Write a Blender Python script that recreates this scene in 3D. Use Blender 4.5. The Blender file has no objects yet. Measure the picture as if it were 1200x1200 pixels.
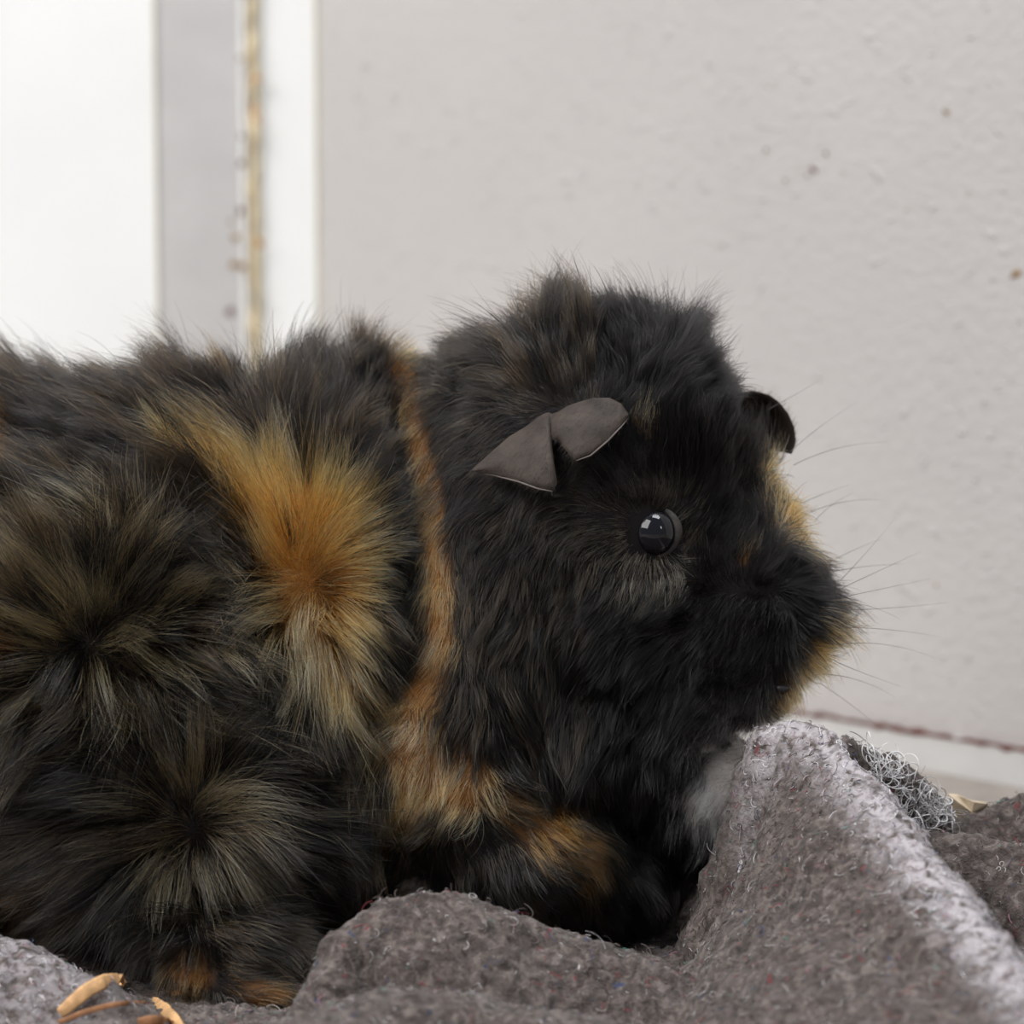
import bpy, bmesh, math, random
import numpy as np
from mathutils import Vector, Matrix, kdtree, noise
from mathutils.bvhtree import BVHTree

random.seed(7)
rng = np.random.default_rng(11)
S = bpy.context.scene
C = S.collection

# ------------------------------------------------------------------ camera
F = 3176.0                    # focal length for a 1200 px wide frame
D0 = 0.45                     # distance to the animal
K = D0 / F                    # metres per picture unit at the animal
PITCH = math.radians(6.0)
CAMZ = 0.124
cam_d = bpy.data.cameras.new('camera')
cam = bpy.data.objects.new('camera', cam_d)
C.objects.link(cam)
cam_d.sensor_width = 36.0
cam_d.lens = F / 1200.0 * 36.0
cam_d.clip_start = 0.01
cam.location = (0, -D0, CAMZ)
cam.rotation_euler = (math.pi / 2 - PITCH, 0, 0)
cam_d.dof.use_dof = True
cam_d.dof.focus_distance = D0 - 0.018
cam_d.dof.aperture_fstop = 18.0
S.camera = cam

# ------------------------------------------------------------------ world, lights, exposure
w = bpy.data.worlds.new('world')
S.world = w
w.use_nodes = True
bg = w.node_tree.nodes['Background']
bg.inputs[0].default_value = (0.86, 0.93, 1.0, 1)
bg.inputs[1].default_value = 0.30

def area(name, loc, target, size, size_y, power, col):
    l = bpy.data.lights.new(name, 'AREA')
    l.shape = 'RECTANGLE'
    l.size = size; l.size_y = size_y
    l.energy = power; l.color = col
    o = bpy.data.objects.new(name, l)
    C.objects.link(o)
    o.location = loc
    o.rotation_euler = (Vector(target) - Vector(loc)).to_track_quat('-Z', 'Y').to_euler()
    return o
area('skylight', (0.30, -0.05, 1.6), (0.02, 0.0, 0), 0.8, 0.8, 24, (0.90, 0.95, 1.0))
area('window_light', (-1.5, -1.0, 1.6), (0, 0.3, 0.15), 1.6, 1.6, 60, (1.0, 0.98, 0.96))
area('eye_glint_light', (0.75, -0.95, 0.62), (0.03, 0, 0.05), 0.10, 0.22, 0.9, (1.0, 0.98, 0.95))  # small unseen light, added for the highlight in the eye
S.view_settings.view_transform = 'Standard'
S.view_settings.look = 'None'
S.view_settings.exposure = 0.0
S.view_settings.gamma = 1.0
S.view_settings.use_curve_mapping = False

# ------------------------------------------------------------------ placing helpers
cp, sp = math.cos(PITCH), math.sin(PITCH)
RIGHT = np.array([1.0, 0, 0]); UP = np.array([0, sp, cp]); FWD = np.array([0, cp, -sp])
CAMP = np.array([0, -D0, CAMZ])
def P(u, v, w_=0.0):
    """picture units (u right, v down, w away) -> metres"""
    u, v, w_ = np.asarray(u, float), np.asarray(v, float), np.asarray(w_, float)
    d = D0 + w_ * K
    return CAMP + ((u - 600) / F * d)[..., None] * RIGHT + ((600 - v) / F * d)[..., None] * UP + d[..., None] * FWD
def UV(p):
    q = p - CAMP
    d = q @ FWD
    return 600 + (q @ RIGHT) / d * F, 600 - (q @ UP) / d * F
def PZ(u, v, z):
    """the point seen at u, v on the horizontal plane z"""
    r = (u - 600) / F * RIGHT + (600 - v) / F * UP + FWD
    t = (z - CAMZ) / r[2]
    return CAMP + t * r
def PY(u, v, a, n):
    """the point seen at u, v on the vertical plane through a with normal n"""
    r = (u - 600) / F * RIGHT + (600 - v) / F * UP + FWD
    t = np.dot(np.asarray(a) - CAMP, n) / np.dot(r, n)
    return CAMP + t * r

def link(name, data, parent=None, mat=None, kind=None, label=None, cat=None, group=None):
    o = bpy.data.objects.new(name, data)
    C.objects.link(o)
    if parent is not None:
        o.parent = parent
        o.matrix_parent_inverse = parent.matrix_basis.inverted()
    if mat is not None:
        data.materials.append(mat)
    if kind: o['kind'] = kind
    if label: o['label'] = label
    if cat: o['category'] = cat
    if group: o['group'] = group
    return o
def mesh(name, verts, faces, smooth=True):
    me = bpy.data.meshes.new(name)
    me.from_pydata([tuple(map(float, p)) for p in verts], [], [tuple(map(int, f)) for f in faces])
    me.update()
    if smooth:
        me.polygons.foreach_set('use_smooth', [True] * len(me.polygons))
    return me

# ------------------------------------------------------------------ materials
def new_mat(name):
    m = bpy.data.materials.new(name)
    m.use_nodes = True
    nt = m.node_tree
    nt.nodes.clear()
    out = nt.nodes.new('ShaderNodeOutputMaterial')
    return m, nt, out
def principled(name, col, rough=0.6, spec=0.4, coat=0.0, noise_scale=None, var=0.1, bump=0.0, bump_scale=200.0, bump_dist=0.0005, detail=4, extra=None):
    m, nt, out = new_mat(name)
    b = nt.nodes.new('ShaderNodeBsdfPrincipled')
    b.inputs['Base Color'].default_value = (*col, 1)
    b.inputs['Roughness'].default_value = rough
    b.inputs['Specular IOR Level'].default_value = spec
    b.inputs['Coat Weight'].default_value = coat
    nt.links.new(b.outputs[0], out.inputs[0])
    tc = nt.nodes.new('ShaderNodeTexCoord')
    if noise_scale:
        n = nt.nodes.new('ShaderNodeTexNoise'); n.inputs['Scale'].default_value = noise_scale; n.inputs['Detail'].default_value = detail
        nt.links.new(tc.outputs['Object'], n.inputs['Vector'])
        r = nt.nodes.new('ShaderNodeValToRGB')
        r.color_ramp.elements[0].position = 0.3; r.color_ramp.elements[1].position = 0.7
        r.color_ramp.elements[0].color = (*[c * (1 - var) for c in col], 1)
        r.color_ramp.elements[1].color = (*[min(1, c * (1 + var)) for c in col], 1)
        nt.links.new(n.outputs['Fac'], r.inputs[0]); nt.links.new(r.outputs[0], b.inputs['Base Color'])
    if bump:
        n = nt.nodes.new('ShaderNodeTexNoise'); n.inputs['Scale'].default_value = bump_scale; n.inputs['Detail'].default_value = detail
        nt.links.new(tc.outputs['Object'], n.inputs['Vector'])
        bp = nt.nodes.new('ShaderNodeBump'); bp.inputs['Strength'].default_value = bump; bp.inputs['Distance'].default_value = bump_dist
        nt.links.new(n.outputs['Fac'], bp.inputs['Height']); nt.links.new(bp.outputs[0], b.inputs['Normal'])
    return m

def wall_material():
    m, nt, out = new_mat('wall_paint')
    N = nt.nodes.new; L = nt.links.new
    b = N('ShaderNodeBsdfPrincipled'); b.inputs['Roughness'].default_value = 0.5
    b.inputs['Specular IOR Level'].default_value = 0.3
    L(b.outputs[0], out.inputs[0])
    tc = N('ShaderNodeTexCoord')
    n1 = N('ShaderNodeTexNoise'); n1.inputs['Scale'].default_value = 14; n1.inputs['Detail'].default_value = 3
    L(tc.outputs['Object'], n1.inputs['Vector'])
    r = N('ShaderNodeValToRGB')
    r.color_ramp.elements[0].position = 0.3; r.color_ramp.elements[1].position = 0.7
    r.color_ramp.elements[0].color = (0.525, 0.50, 0.487, 1); r.color_ramp.elements[1].color = (0.56, 0.535, 0.52, 1)
    L(n1.outputs['Fac'], r.inputs[0]); L(r.outputs[0], b.inputs['Base Color'])
    # rolled paint: fine orange peel plus scattered droplets
    n2 = N('ShaderNodeTexNoise'); n2.inputs['Scale'].default_value = 420; n2.inputs['Detail'].default_value = 4
    L(tc.outputs['Object'], n2.inputs['Vector'])
    n3 = N('ShaderNodeTexNoise'); n3.inputs['Scale'].default_value = 260; n3.inputs['Detail'].default_value = 2; n3.inputs['Distortion'].default_value = 0.6
    L(tc.outputs['Object'], n3.inputs['Vector'])
    cr = N('ShaderNodeMapRange'); cr.inputs['From Min'].default_value = 0.63; cr.inputs['From Max'].default_value = 0.74
    L(n3.outputs['Fac'], cr.inputs['Value'])
    b1 = N('ShaderNodeBump'); b1.inputs['Strength'].default_value = 0.55; b1.inputs['Distance'].default_value = 0.0007
    L(n2.outputs['Fac'], b1.inputs['Height'])
    b2 = N('ShaderNodeBump'); b2.inputs['Strength'].default_value = 0.85; b2.inputs['Distance'].default_value = 0.00045
    L(cr.outputs[0], b2.inputs['Height']); L(b1.outputs[0], b2.inputs['Normal']); L(b2.outputs[0], b.inputs['Normal'])
    return m

M_wall = wall_material()
M_white = principled('white_gloss_paint', (0.93, 0.93, 0.92), 0.35, 0.5, noise_scale=30, var=0.02)
M_grey = principled('grey_side_paint', (0.56, 0.545, 0.54), 0.5, 0.4, noise_scale=60, var=0.05, bump=0.3, bump_scale=300)
M_bare = principled('bare_yellowed_wood', (0.90, 0.72, 0.48), 0.8, 0.2, noise_scale=350, var=0.2, bump=0.2)
M_rust = principled('brown_red_stain', (0.10, 0.025, 0.018), 0.8, 0.2, noise_scale=500, var=0.5)
M_base = principled('baseboard_paint', (0.62, 0.61, 0.60), 0.45, 0.4, noise_scale=80, var=0.05, bump=0.3, bump_scale=250)
M_floor = principled('taupe_floor', (0.30, 0.26, 0.23), 0.6, 0.4, noise_scale=120, var=0.12, bump=0.3)

# ------------------------------------------------------------------ room
def prism(pts, up, name, mat, parent=None, **kw):
    """a closed ring of floor points extruded to height"""
    n = len(pts); z0, z1 = up
    v = [(p[0], p[1], z0) for p in pts] + [(p[0], p[1], z1) for p in pts]
    f = [tuple(range(n - 1, -1, -1)), tuple(range(n, 2 * n))] + [(i, (i + 1) % n, n + (i + 1) % n, n + i) for i in range(n)]
    return link(name, mesh(name, v, f, False), parent, mat, **kw)

wdir = np.array([-3036.0, F / cp, 0]); wdir /= np.linalg.norm(wdir)       # along the wall, away to the left
wnorm = np.array([-wdir[1], wdir[0], 0])                                    # out of the room?
if wnorm[1] > 0: wnorm = -wnorm                                             # faces the room
WB = PZ(1120, 906, 0.0)                                                     # a point on the foot of the wall
corner = PY(370, 300, WB, wnorm)
cl = corner.copy(); cl[2] = 0
wall_end = WB - wdir * 0.6
o_ = -wnorm * 0.05
clx = cl + wdir * 0.02
wall = prism([clx, wall_end, wall_end + o_, clx + o_], (0, 0.75), 'wall_back', M_wall, kind='structure')
floor = prism([(-0.9, -0.9), (1.0, -0.9), (1.0, 1.0), (-0.9, 1.0)], (-0.02, 0.0), 'floor', M_floor, kind='structure')

# baseboard: low painted strip with a peeling reddish top edge
bt = 0.0022
top_l = PY(1010, 848, WB + wnorm * bt, wnorm); top_z = top_l[2]
top_r = PY(1200, 880, WB + wnorm * bt, wnorm)
BH = (top_l[2] + top_r[2]) / 2
base = prism([cl, wall_end, wall_end + wnorm * bt, cl + wnorm * bt], (0, BH), 'baseboard_back', M_base, kind='structure')
# the ragged bare edge along the top of the baseboard
vs, fs = [], []
n = 260
a0 = WB + wdir * 0.10; L_ = 0.22
for i in range(n):
    s = i / (n - 1)
    p = a0 - wdir * L_ * s + wnorm * (bt + 0.0003)
    j = noise.noise(Vector((s * 60, 0, 0))); j2 = noise.noise(Vector((s * 60, 7, 0))); g = noise.noise(Vector((s * 14, 3, 1)))
    th = 0.00015 + 0.0009 * max(0, j + 0.15) + 0.0008 * max(0, g)
    zz = BH + 0.0001 + 0.0004 * j2
    vs += [(p[0], p[1], zz - th), (p[0], p[1], zz + th * 0.5), tuple(p[:2] - wnorm[:2] * bt) + (zz + th * 0.5,)]
    if i:
        k = 3 * i
        fs += [(k - 3, k, k + 1, k - 2), (k - 2, k + 1, k + 2, k - 1)]
link('chipped_edge', mesh('chipped_edge', vs, fs), base, M_rust)

# specks and drips on the wall
def speck(u, v, r, parent, plane_a, plane_n, mat, stretch=1.0, tilt=0.0, name='stain'):
    c = PY(u, v, plane_a, plane_n)
    ax = np.cross(plane_n, [0, 0, 1.0]); ax /= np.linalg.norm(ax); az = np.array([0, 0, 1.0])
    m_ = 14; vs = [c + plane_n * 0.0004]
    for i in range(m_):
        a = 2 * math.pi * i / m_
        rr = r * K * 1.3 * (0.75 + 0.5 * random.random())
        x_, y_ = math.cos(a) * rr * stretch, math.sin(a) * rr
        x_, y_ = x_ * math.cos(tilt) - y_ * math.sin(tilt), x_ * math.sin(tilt) + y_ * math.cos(tilt)
        vs.append(c + ax * x_ + az * y_ + plane_n * 0.00005)
    fs = [(0, 1 + i, 1 + (i + 1) % m_) for i in range(m_)]
    return link(name, mesh(name, vs, fs), parent, mat)
M_drop = principled('ochre_speck', (0.28, 0.17, 0.06), 0.7, 0.3)
for (u, v, r, m_, st, ti) in [(1110, 132, 3.2, M_drop, 1.3, 0), (1107, 130, 2, M_rust, 1, 0), (968, 180, 3.0, M_rust, 1, 0), (953, 199, 3.2, M_rust, 2.0, 0.5),
                              (946, 206, 1.8, M_rust, 1.5, 0.4), (898, 176, 2.4, M_rust, 1.3, 0), (920, 211, 2.2, M_rust, 1, 0), (936, 200, 1.4, M_drop, 1, 0),
                              (1191, 321, 4.5, M_drop, 1.4, 0), (1186, 324, 2.6, M_rust, 1, 0), (1097, 686, 2.2, M_drop, 1, 0), (988, 202, 1.6, M_drop, 1, 0),
                              (1134, 228, 1.6, M_drop, 1, 0), (1062, 246, 1.5, M_drop, 1, 0), (908, 103, 1.4, M_drop, 1, 0)]:
    speck(u, v, r, wall, WB + wnorm * 0.0001, wnorm, m_, st, ti)
# raised paint drops on the wall
M_paint = principled('wall_paint_drop', (0.55, 0.525, 0.51), 0.45, 0.35)
vs, fs = [], []
for i in range(420):
    u = 420 + 780 * math.sqrt(random.random()); v = random.uniform(0, 840)
    c = PY(u, v, WB, wnorm); ax = np.cross(wnorm, [0, 0, 1.0]); az = np.array([0, 0, 1.0])
    r = random.uniform(0.00012, 0.00036) * (1.3 if random.random() < .15 else 1); st = random.uniform(1, 2.2); t = random.uniform(0, 3.1)
    k = len(vs)
    for ring, (rr, h) in enumerate(((1, -0.00005), (0.6, 0.5), (0, 0.65))):
        m_ = 8 if rr else 1
        for j in range(m_):
            a = 2 * math.pi * j / 8
            x_, y_ = math.cos(a) * r * rr * st, math.sin(a) * r * rr
            x_, y_ = x_ * math.cos(t) - y_ * math.sin(t), x_ * math.sin(t) + y_ * math.cos(t)
            vs.append(c + ax * x_ + az * y_ + wnorm * max(h * r * 0.7, -0.00005))
    for j in range(8):
        j1 = (j + 1) % 8
        fs += [(k + j, k + j1, k + 8 + j1, k + 8 + j), (k + 8 + j, k + 8 + j1, k + 16)]
link('paint_drops', mesh('paint_drops', vs, fs), wall, M_paint, kind='stuff')

# left side: white post, grey side board and white door, each at its own depth
Yn = np.array([0, -1.0, 0])
def slab(u0, u1, y, thick, name, mat, z1=0.75, parent=None, **kw):
    a = PY(u0, 250, (0, y, 0), Yn); b = PY(u1, 250, (0, y, 0), Yn)
    return prism([(a[0], y), (b[0], y), (b[0], y + thick), (a[0], y + thick)], (0, z1), name, mat, parent, **kw)
yc = corner[1]
post = slab(302, 371, yc - 0.0012, 0.05, 'trim_1', M_white, kind='structure')
grey = slab(183, 303, yc - 0.002, 0.045, 'wall_left', M_grey, kind='structure')
door = slab(-520, 183, yc - 0.0026, 0.035, 'door_1', M_white, kind='structure')
# yellowed line down the edges of the white boards
M_edge = principled('yellowed_paint_edge', (0.86, 0.78, 0.58), 0.5, 0.4, noise_scale=150, var=0.1)
def vstrip(u, y, w_, name, mat, parent, amp=0.4, seed=0, z0=0.06, z1=0.30, bulge=0.0012, thick=1.0):
    vs, fs = [], []
    n = 160
    cx = PY(u, 250, (0, y, 0), Yn)[0]
    for i in range(n):
        z = z0 + (z1 - z0) * i / (n - 1)
        j = noise.noise(Vector((z * 130, seed, 0))); j2 = noise.noise(Vector((z * 130, seed, 9)))
        hw = w_ * K * 0.82 * (1 + amp * j)
        c = cx + w_ * K * amp * 0.7 * j2
        vs += [(c - hw, y, z), (c - hw * 0.4, y - bulge * (thick + j * amp), z), (c + hw * 0.4, y - bulge * (thick + j2 * amp), z), (c + hw, y, z)]
        if i:
            k = 4 * i
            fs += [(k - 4 + q, k - 3 + q, k + 1 + q, k + q) for q in range(3)]
    return link(name, mesh(name, vs, fs), parent, mat)
vstrip(371, yc - 0.0012, 2.2, 'worn_edge', M_edge, post, 0.3, 1, bulge=0.0003)
vstrip(183, yc - 0.0026, 2.2, 'worn_edge', M_edge, door, 0.3, 5, bulge=0.0003)
vstrip(297, yc - 0.0024, 7.0, 'filler_bead', M_bare, post, 1.1, 2, bulge=0.0018)
vstrip(286, yc - 0.0022, 7.0, 'filler_bead', M_white, post, 0.4, 3, bulge=0.0015)
vstrip(304, yc - 0.0022, 5.0, 'filler_bead', M_edge, post, 0.6, 4, bulge=0.0008)
M_blot = principled('orange_brown_blot', (0.55, 0.28, 0.10), 0.8, 0.2, noise_scale=500, var=0.3)
for (u, v, r, m_, st) in [(300, 92, 5, M_blot, .8), (298, 128, 4.5, M_blot, .8), (301, 140, 4, M_blot, .9), (283, 192, 4, M_rust, .6), (282, 248, 5, M_rust, .6), (276, 278, 4, M_drop, 1.2), (284, 312, 4, M_drop, .8),
                          (270, 366, 5, M_rust, .8), (281, 68, 2.5, M_drop, 1), (304, 285, 5, M_blot, .8), (283, 160, 2.5, M_rust, .7), (271, 260, 3, M_drop, 1), (275, 310, 4, M_drop, 1.3)]:
    speck(u, v, r * 1.5, post, (0, yc - 0.0062, 0), Yn, m_, st)

# ------------------------------------------------------------------ guinea pig: body
gp = bpy.data.objects.new('guinea_pig', None)
C.objects.link(gp)
gp.location = tuple(P(350, 1100, 0))
gp['label'] = 'long-haired black and orange guinea pig with rosettes lying on a felt blanket'
gp['category'] = 'guinea pig'
bpy.context.view_layer.update()

BLOBS = [  # u, v, w, ru, rv, rw, roll(deg in picture plane)
    (-40, 790, 190, 420, 360, 300, 0),
    (200, 780, 160, 330, 345, 290, 0),
    (370, 760, 150, 180, 330, 250, 0),
    (190, 950, 0, 190, 160, 170, 0),       # thigh
    (60, 800, 10, 190, 190, 150, 0),
    (370, 700, 20, 80, 200, 110, 0),       # flank lock over the shoulder
    (350, 960, 30, 100, 120, 130, 0),
    (470, 720, 190, 110, 322, 165, 0),
    (590, 720, 70, 125, 290, 190, 4),      # neck
    (550, 620, 130, 100, 215, 150, 0),
    (500, 640, 160, 75, 232, 130, 0),
    (780, 560, 70, 92, 148, 150, 0),
    (500, 880, 10, 80, 110, 110, 0),      # shoulder
    (560, 930, 10, 110, 100, 120, 0),
    (620, 1000, 0, 110, 90, 110, 0),       # foreleg
    (690, 1030, 40, 90, 75, 90, 0),
    (690, 600, 60, 190, 215, 190, 0),      # head
    (745, 570, 60, 125, 155, 170, 0),
    (825, 590, 90, 85, 100, 110, 0),       # forehead
    (720, 690, 30, 170, 150, 150, 0),
    (845, 690, 30, 95, 110, 120, 0),       # muzzle
    (895, 730, 40, 70, 85, 95, 0),
    (930, 708, 70, 36, 52, 60, 0),
    (880, 795, 30, 55, 55, 70, 20),        # nose end
    (890, 640, 90, 42, 70, 80, 0),
    (790, 800, 10, 90, 75, 90, 0),         # cheek
    (690, 850, 40, 150, 120, 140, 0),      # throat
    (820, 935, 45, 95, 85, 85, 0),       # chest
    (700, 980, 100, 130, 110, 110, 0),
    (262, 1112, -120, 92, 44, 85, 8),       # hind foot
    (225, 1141, -190, 32, 22, 30, 15),
    (308, 1172, -215, 42, 24, 28, 15),
    (264, 1158, -215, 32, 20, 26, 15),
    (640, 1075, 10, 80, 35, 45, 5),        # forefoot
]
bm = bmesh.new()
for (u, v, w_, ru, rv_, rw, roll) in BLOBS:
    c = P(u, v, w_)
    ro = math.radians(roll)
    ax = (RIGHT * math.cos(ro) - UP * math.sin(ro)); ay = (RIGHT * math.sin(ro) + UP * math.cos(ro))
    M = Matrix.Identity(4)
    for i in range(3):
        M[i][0] = ax[i] * ru * K; M[i][1] = ay[i] * rv_ * K; M[i][2] = FWD[i] * rw * K; M[i][3] = c[i]
    bmesh.ops.create_icosphere(bm, subdivisions=4, radius=1.0, matrix=M)
raw = bpy.data.meshes.new('raw'); bm.to_mesh(raw); bm.free()
ro_ = bpy.data.objects.new('raw', raw); C.objects.link(ro_)
rm = ro_.modifiers.new('r', 'REMESH'); rm.mode = 'VOXEL'; rm.voxel_size = 0.00095
sm = ro_.modifiers.new('s', 'SMOOTH'); sm.factor = 0.6; sm.iterations = 22
dg = bpy.context.evaluated_depsgraph_get()
body_me = bpy.data.meshes.new_from_object(ro_.evaluated_get(dg))
body_me.name = 'body'
bpy.data.objects.remove(ro_)
body_me.polygons.foreach_set('use_smooth', [True] * len(body_me.polygons))
bv = np.empty(len(body_me.vertices) * 3, np.float32); body_me.vertices.foreach_get('co', bv); bv = bv.reshape(-1, 3).astype(float)
zl = 0.0035                                # the belly lies flat on the blanket
bv[:, 2] = np.where(bv[:, 2] < zl + .004, zl + .004 * np.exp(np.minimum(bv[:, 2] - zl - .004, 0) / .004), bv[:, 2])
body_me.vertices.foreach_set('co', bv.astype(np.float32).ravel()); body_me.update()
bvh = BVHTree.FromPolygons([tuple(p) for p in bv], [tuple(p.vertices) for p in body_me.polygons])

# ------------------------------------------------------------------ felt blanket
def zof(u, v, w_):
    p = P(u, v, w_); return p
BASEZ = 0.004
RIDGES = [  # polyline (u, v, w, width left, width right), exponent
    ([(895, 866, -75, .012, .016), (925, 850, -90, .017, .016), (960, 850, -110, .024, .018), (1000, 893, -190, .034, .020), (1050, 965, -290, .042, .022), (1110, 1045, -410, .050, .022), (1170, 1120, -540, .055, .022), (1260, 1215, -720, .06, .022), (1400, 1330, -900, .06, .022)], 1.0),
    ([(350, 1235, -430, .010, .008), (378, 1145, -380, .007, .006), (405, 1085, -340, .009, .009), (450, 1062, -320, .018, .014), (520, 1048, -310, .02, .03), (600, 1066, -310, .02, .03), (680, 1098, -300, .016, .03), (730, 1120, -300, .014, .03)], 0.9),
    ([(380, 1200, -560, .02, .03), (470, 1165, -480, .02, .03), (560, 1170, -470, .02, .03), (680, 1205, -480, .02, .03)], 0.9),
    ([(1030, 1005, -120, .016, .026), (1065, 985, -110, .016, .026), (1110, 972, -130, .016, .026), (1180, 985, -160, .016, .026), (1280, 1010, -200, .016, .026), (1400, 1040, -260, .016, .026)], 0.9),
    ([(1140, 960, 60, .016, .02), (1180, 940, 70, .016, .02), (1240, 925, 60, .016, .02), (1330, 930, 40, .016, .02)], 1.0),
    ([(990, 866, -60, .01, .014), (1015, 874, -40, .01, .014), (1050, 890, -10, .01, .014), (1078, 914, 0, .01, .012), (1095, 945, -10, .008, .008), (1100, 985, -20, .008, .006)], 0.8),
    ([(-200, 1070, -300, .02, .03), (-60, 1080, -310, .02, .03), (20, 1112, -320, .018, .02), (90, 1145, -340, .012, .012), (150, 1180, -370, .009, .009), (200, 1225, -400, .009, .009)], 0.9),
    ([(760, 1230, -420, .02, .02), (840, 1215, -430, .02, .02), (900, 1230, -470, .02, .02)], 1.0),
]
def blanket_height(x, y):
    zt = np.full(x.shape, BASEZ)
    for pts, ex in RIDGES:
        pa = np.array(pts, float)
        q = np.concatenate([P(pa[:, 0], pa[:, 1], pa[:, 2]), pa[:, 3:5]], 1)
        # finer, rounded polyline
        tt = np.linspace(0, len(q) - 1, (len(q) - 1) * 4 + 1)
        q = np.stack([np.interp(tt, range(len(q)), q[:, k]) for k in range(5)], 1)
        q[1:-1] = (q[:-2] + 2 * q[1:-1] + q[2:]) / 4
        dmin = np.full(x.shape, 1e9); hh = np.zeros(x.shape); sg = np.zeros(x.shape); wa = np.zeros(x.shape); wb = np.zeros(x.shape)
        for a, b in zip(q[:-1], q[1:]):
            ab = b[:2] - a[:2]; l2 = ab @ ab
            t = np.clip(((x - a[0]) * ab[0] + (y - a[1]) * ab[1]) / l2, 0, 1)
            dx = x - (a[0] + t * ab[0]); dy = y - (a[1] + t * ab[1])
            d = np.hypot(dx, dy)
            cr = ab[0] * dy - ab[1] * dx
            m_ = d < dmin
            dmin = np.where(m_, d, dmin); hh = np.where(m_, a[2] + t * (b[2] - a[2]), hh); sg = np.where(m_, cr / (d + 1e-5) / math.sqrt(l2), sg)
            wa = np.where(m_, a[3] + t * (b[3] - a[3]), wa); wb = np.where(m_, a[4] + t * (b[4] - a[4]), wb)
        k_ = np.clip(sg * 0.5 + 0.5, 0, 1)                 # 0 on the camera-left flank of a ridge running to the right
        wd = wa * (1 - k_) + wb * k_
        s = np.clip(1 - (np.sqrt(dmin ** 2 + 0.0012 ** 2) - 0.0012) / wd, 0, 1)
        prof = (s * s * (3 - 2 * s)) * 0.45 + s ** ex * 0.55
        zz = BASEZ + (hh - BASEZ) * prof
        k = 0.003
        h_ = np.clip(0.5 + 0.5 * (zz - zt) / k, 0, 1)
        zt = zt * (1 - h_) + zz * h_ + k * h_ * (1 - h_) * 0.5
    return zt
gx = np.linspace(-0.22, 0.21, 800); gy = np.linspace(-0.20, 0.10, 540)
X, Y = np.meshgrid(gx, gy)
Z = blanket_height(X, Y)
def vnoise(p, sc, seed):
    return np.array([noise.noise(Vector((a[0] * sc + seed, a[1] * sc, a[2] * sc))) for a in p])
pp = np.stack([X.ravel(), Y.ravel(), Z.ravel()], 1)
big = vnoise(pp, 55, 3.3); mid = vnoise(pp, 190, 9.1); fin = vnoise(pp, 520, 2.7)
gxn, gyn = np.gradient(Z, gx[1] - gx[0], axis=1), np.gradient(Z, gy[1] - gy[0], axis=0)
nrm = np.stack([-gxn.ravel(), -gyn.ravel(), np.ones(X.size)], 1); nrm /= np.linalg.norm(nrm, axis=1)[:, None]
disp = 0.0014 * big + 0.0011 * mid + 0.0013 * np.abs(fin)
pp += nrm * disp[:, None]
cap = np.full(len(pp), 1.0)
for i_, p in enumerate(pp):                 # the felt gives way under the animal
    h = bvh.ray_cast(Vector((p[0], p[1], -0.05)), Vector((0, 0, 1)), 0.2)
    if h[0] is not None: cap[i_] = h[0].z - 0.0008
cap = cap.reshape(X.shape); c2 = cap.copy()
for dx_ in (-2, -1, 0, 1, 2):
    for dy_ in (-2, -1, 0, 1, 2):
        c2 = np.minimum(c2, np.roll(np.roll(cap, dx_, 1), dy_, 0))
pp[:, 2] = np.minimum(pp[:, 2], c2.ravel())
# ragged outer edge: trims the far rim so the floor strip shows by the wall
foot = (pp - (WB + wnorm * 0.0))[:, :2] @ wnorm[:2]
nxp, nyp = X.shape[1], X.shape[0]
edge_w = 0.028 + 0.004 * vnoise(pp * [1, 1, 0], 60, 5)
keep = (foot > edge_w).reshape(nyp, nxp)
idx = np.arange(X.size).reshape(nyp, nxp)
fm = keep[:-1, :-1] & keep[1:, :-1] & keep[:-1, 1:] & keep[1:, 1:]
faces = np.stack([idx[:-1, :-1][fm], idx[:-1, 1:][fm], idx[1:, 1:][fm], idx[1:, :-1][fm]], 1)
used = np.unique(faces); remap = -np.ones(X.size, int); remap[used] = np.arange(len(used))
bme = mesh('blanket', pp[used], remap[faces])

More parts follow.
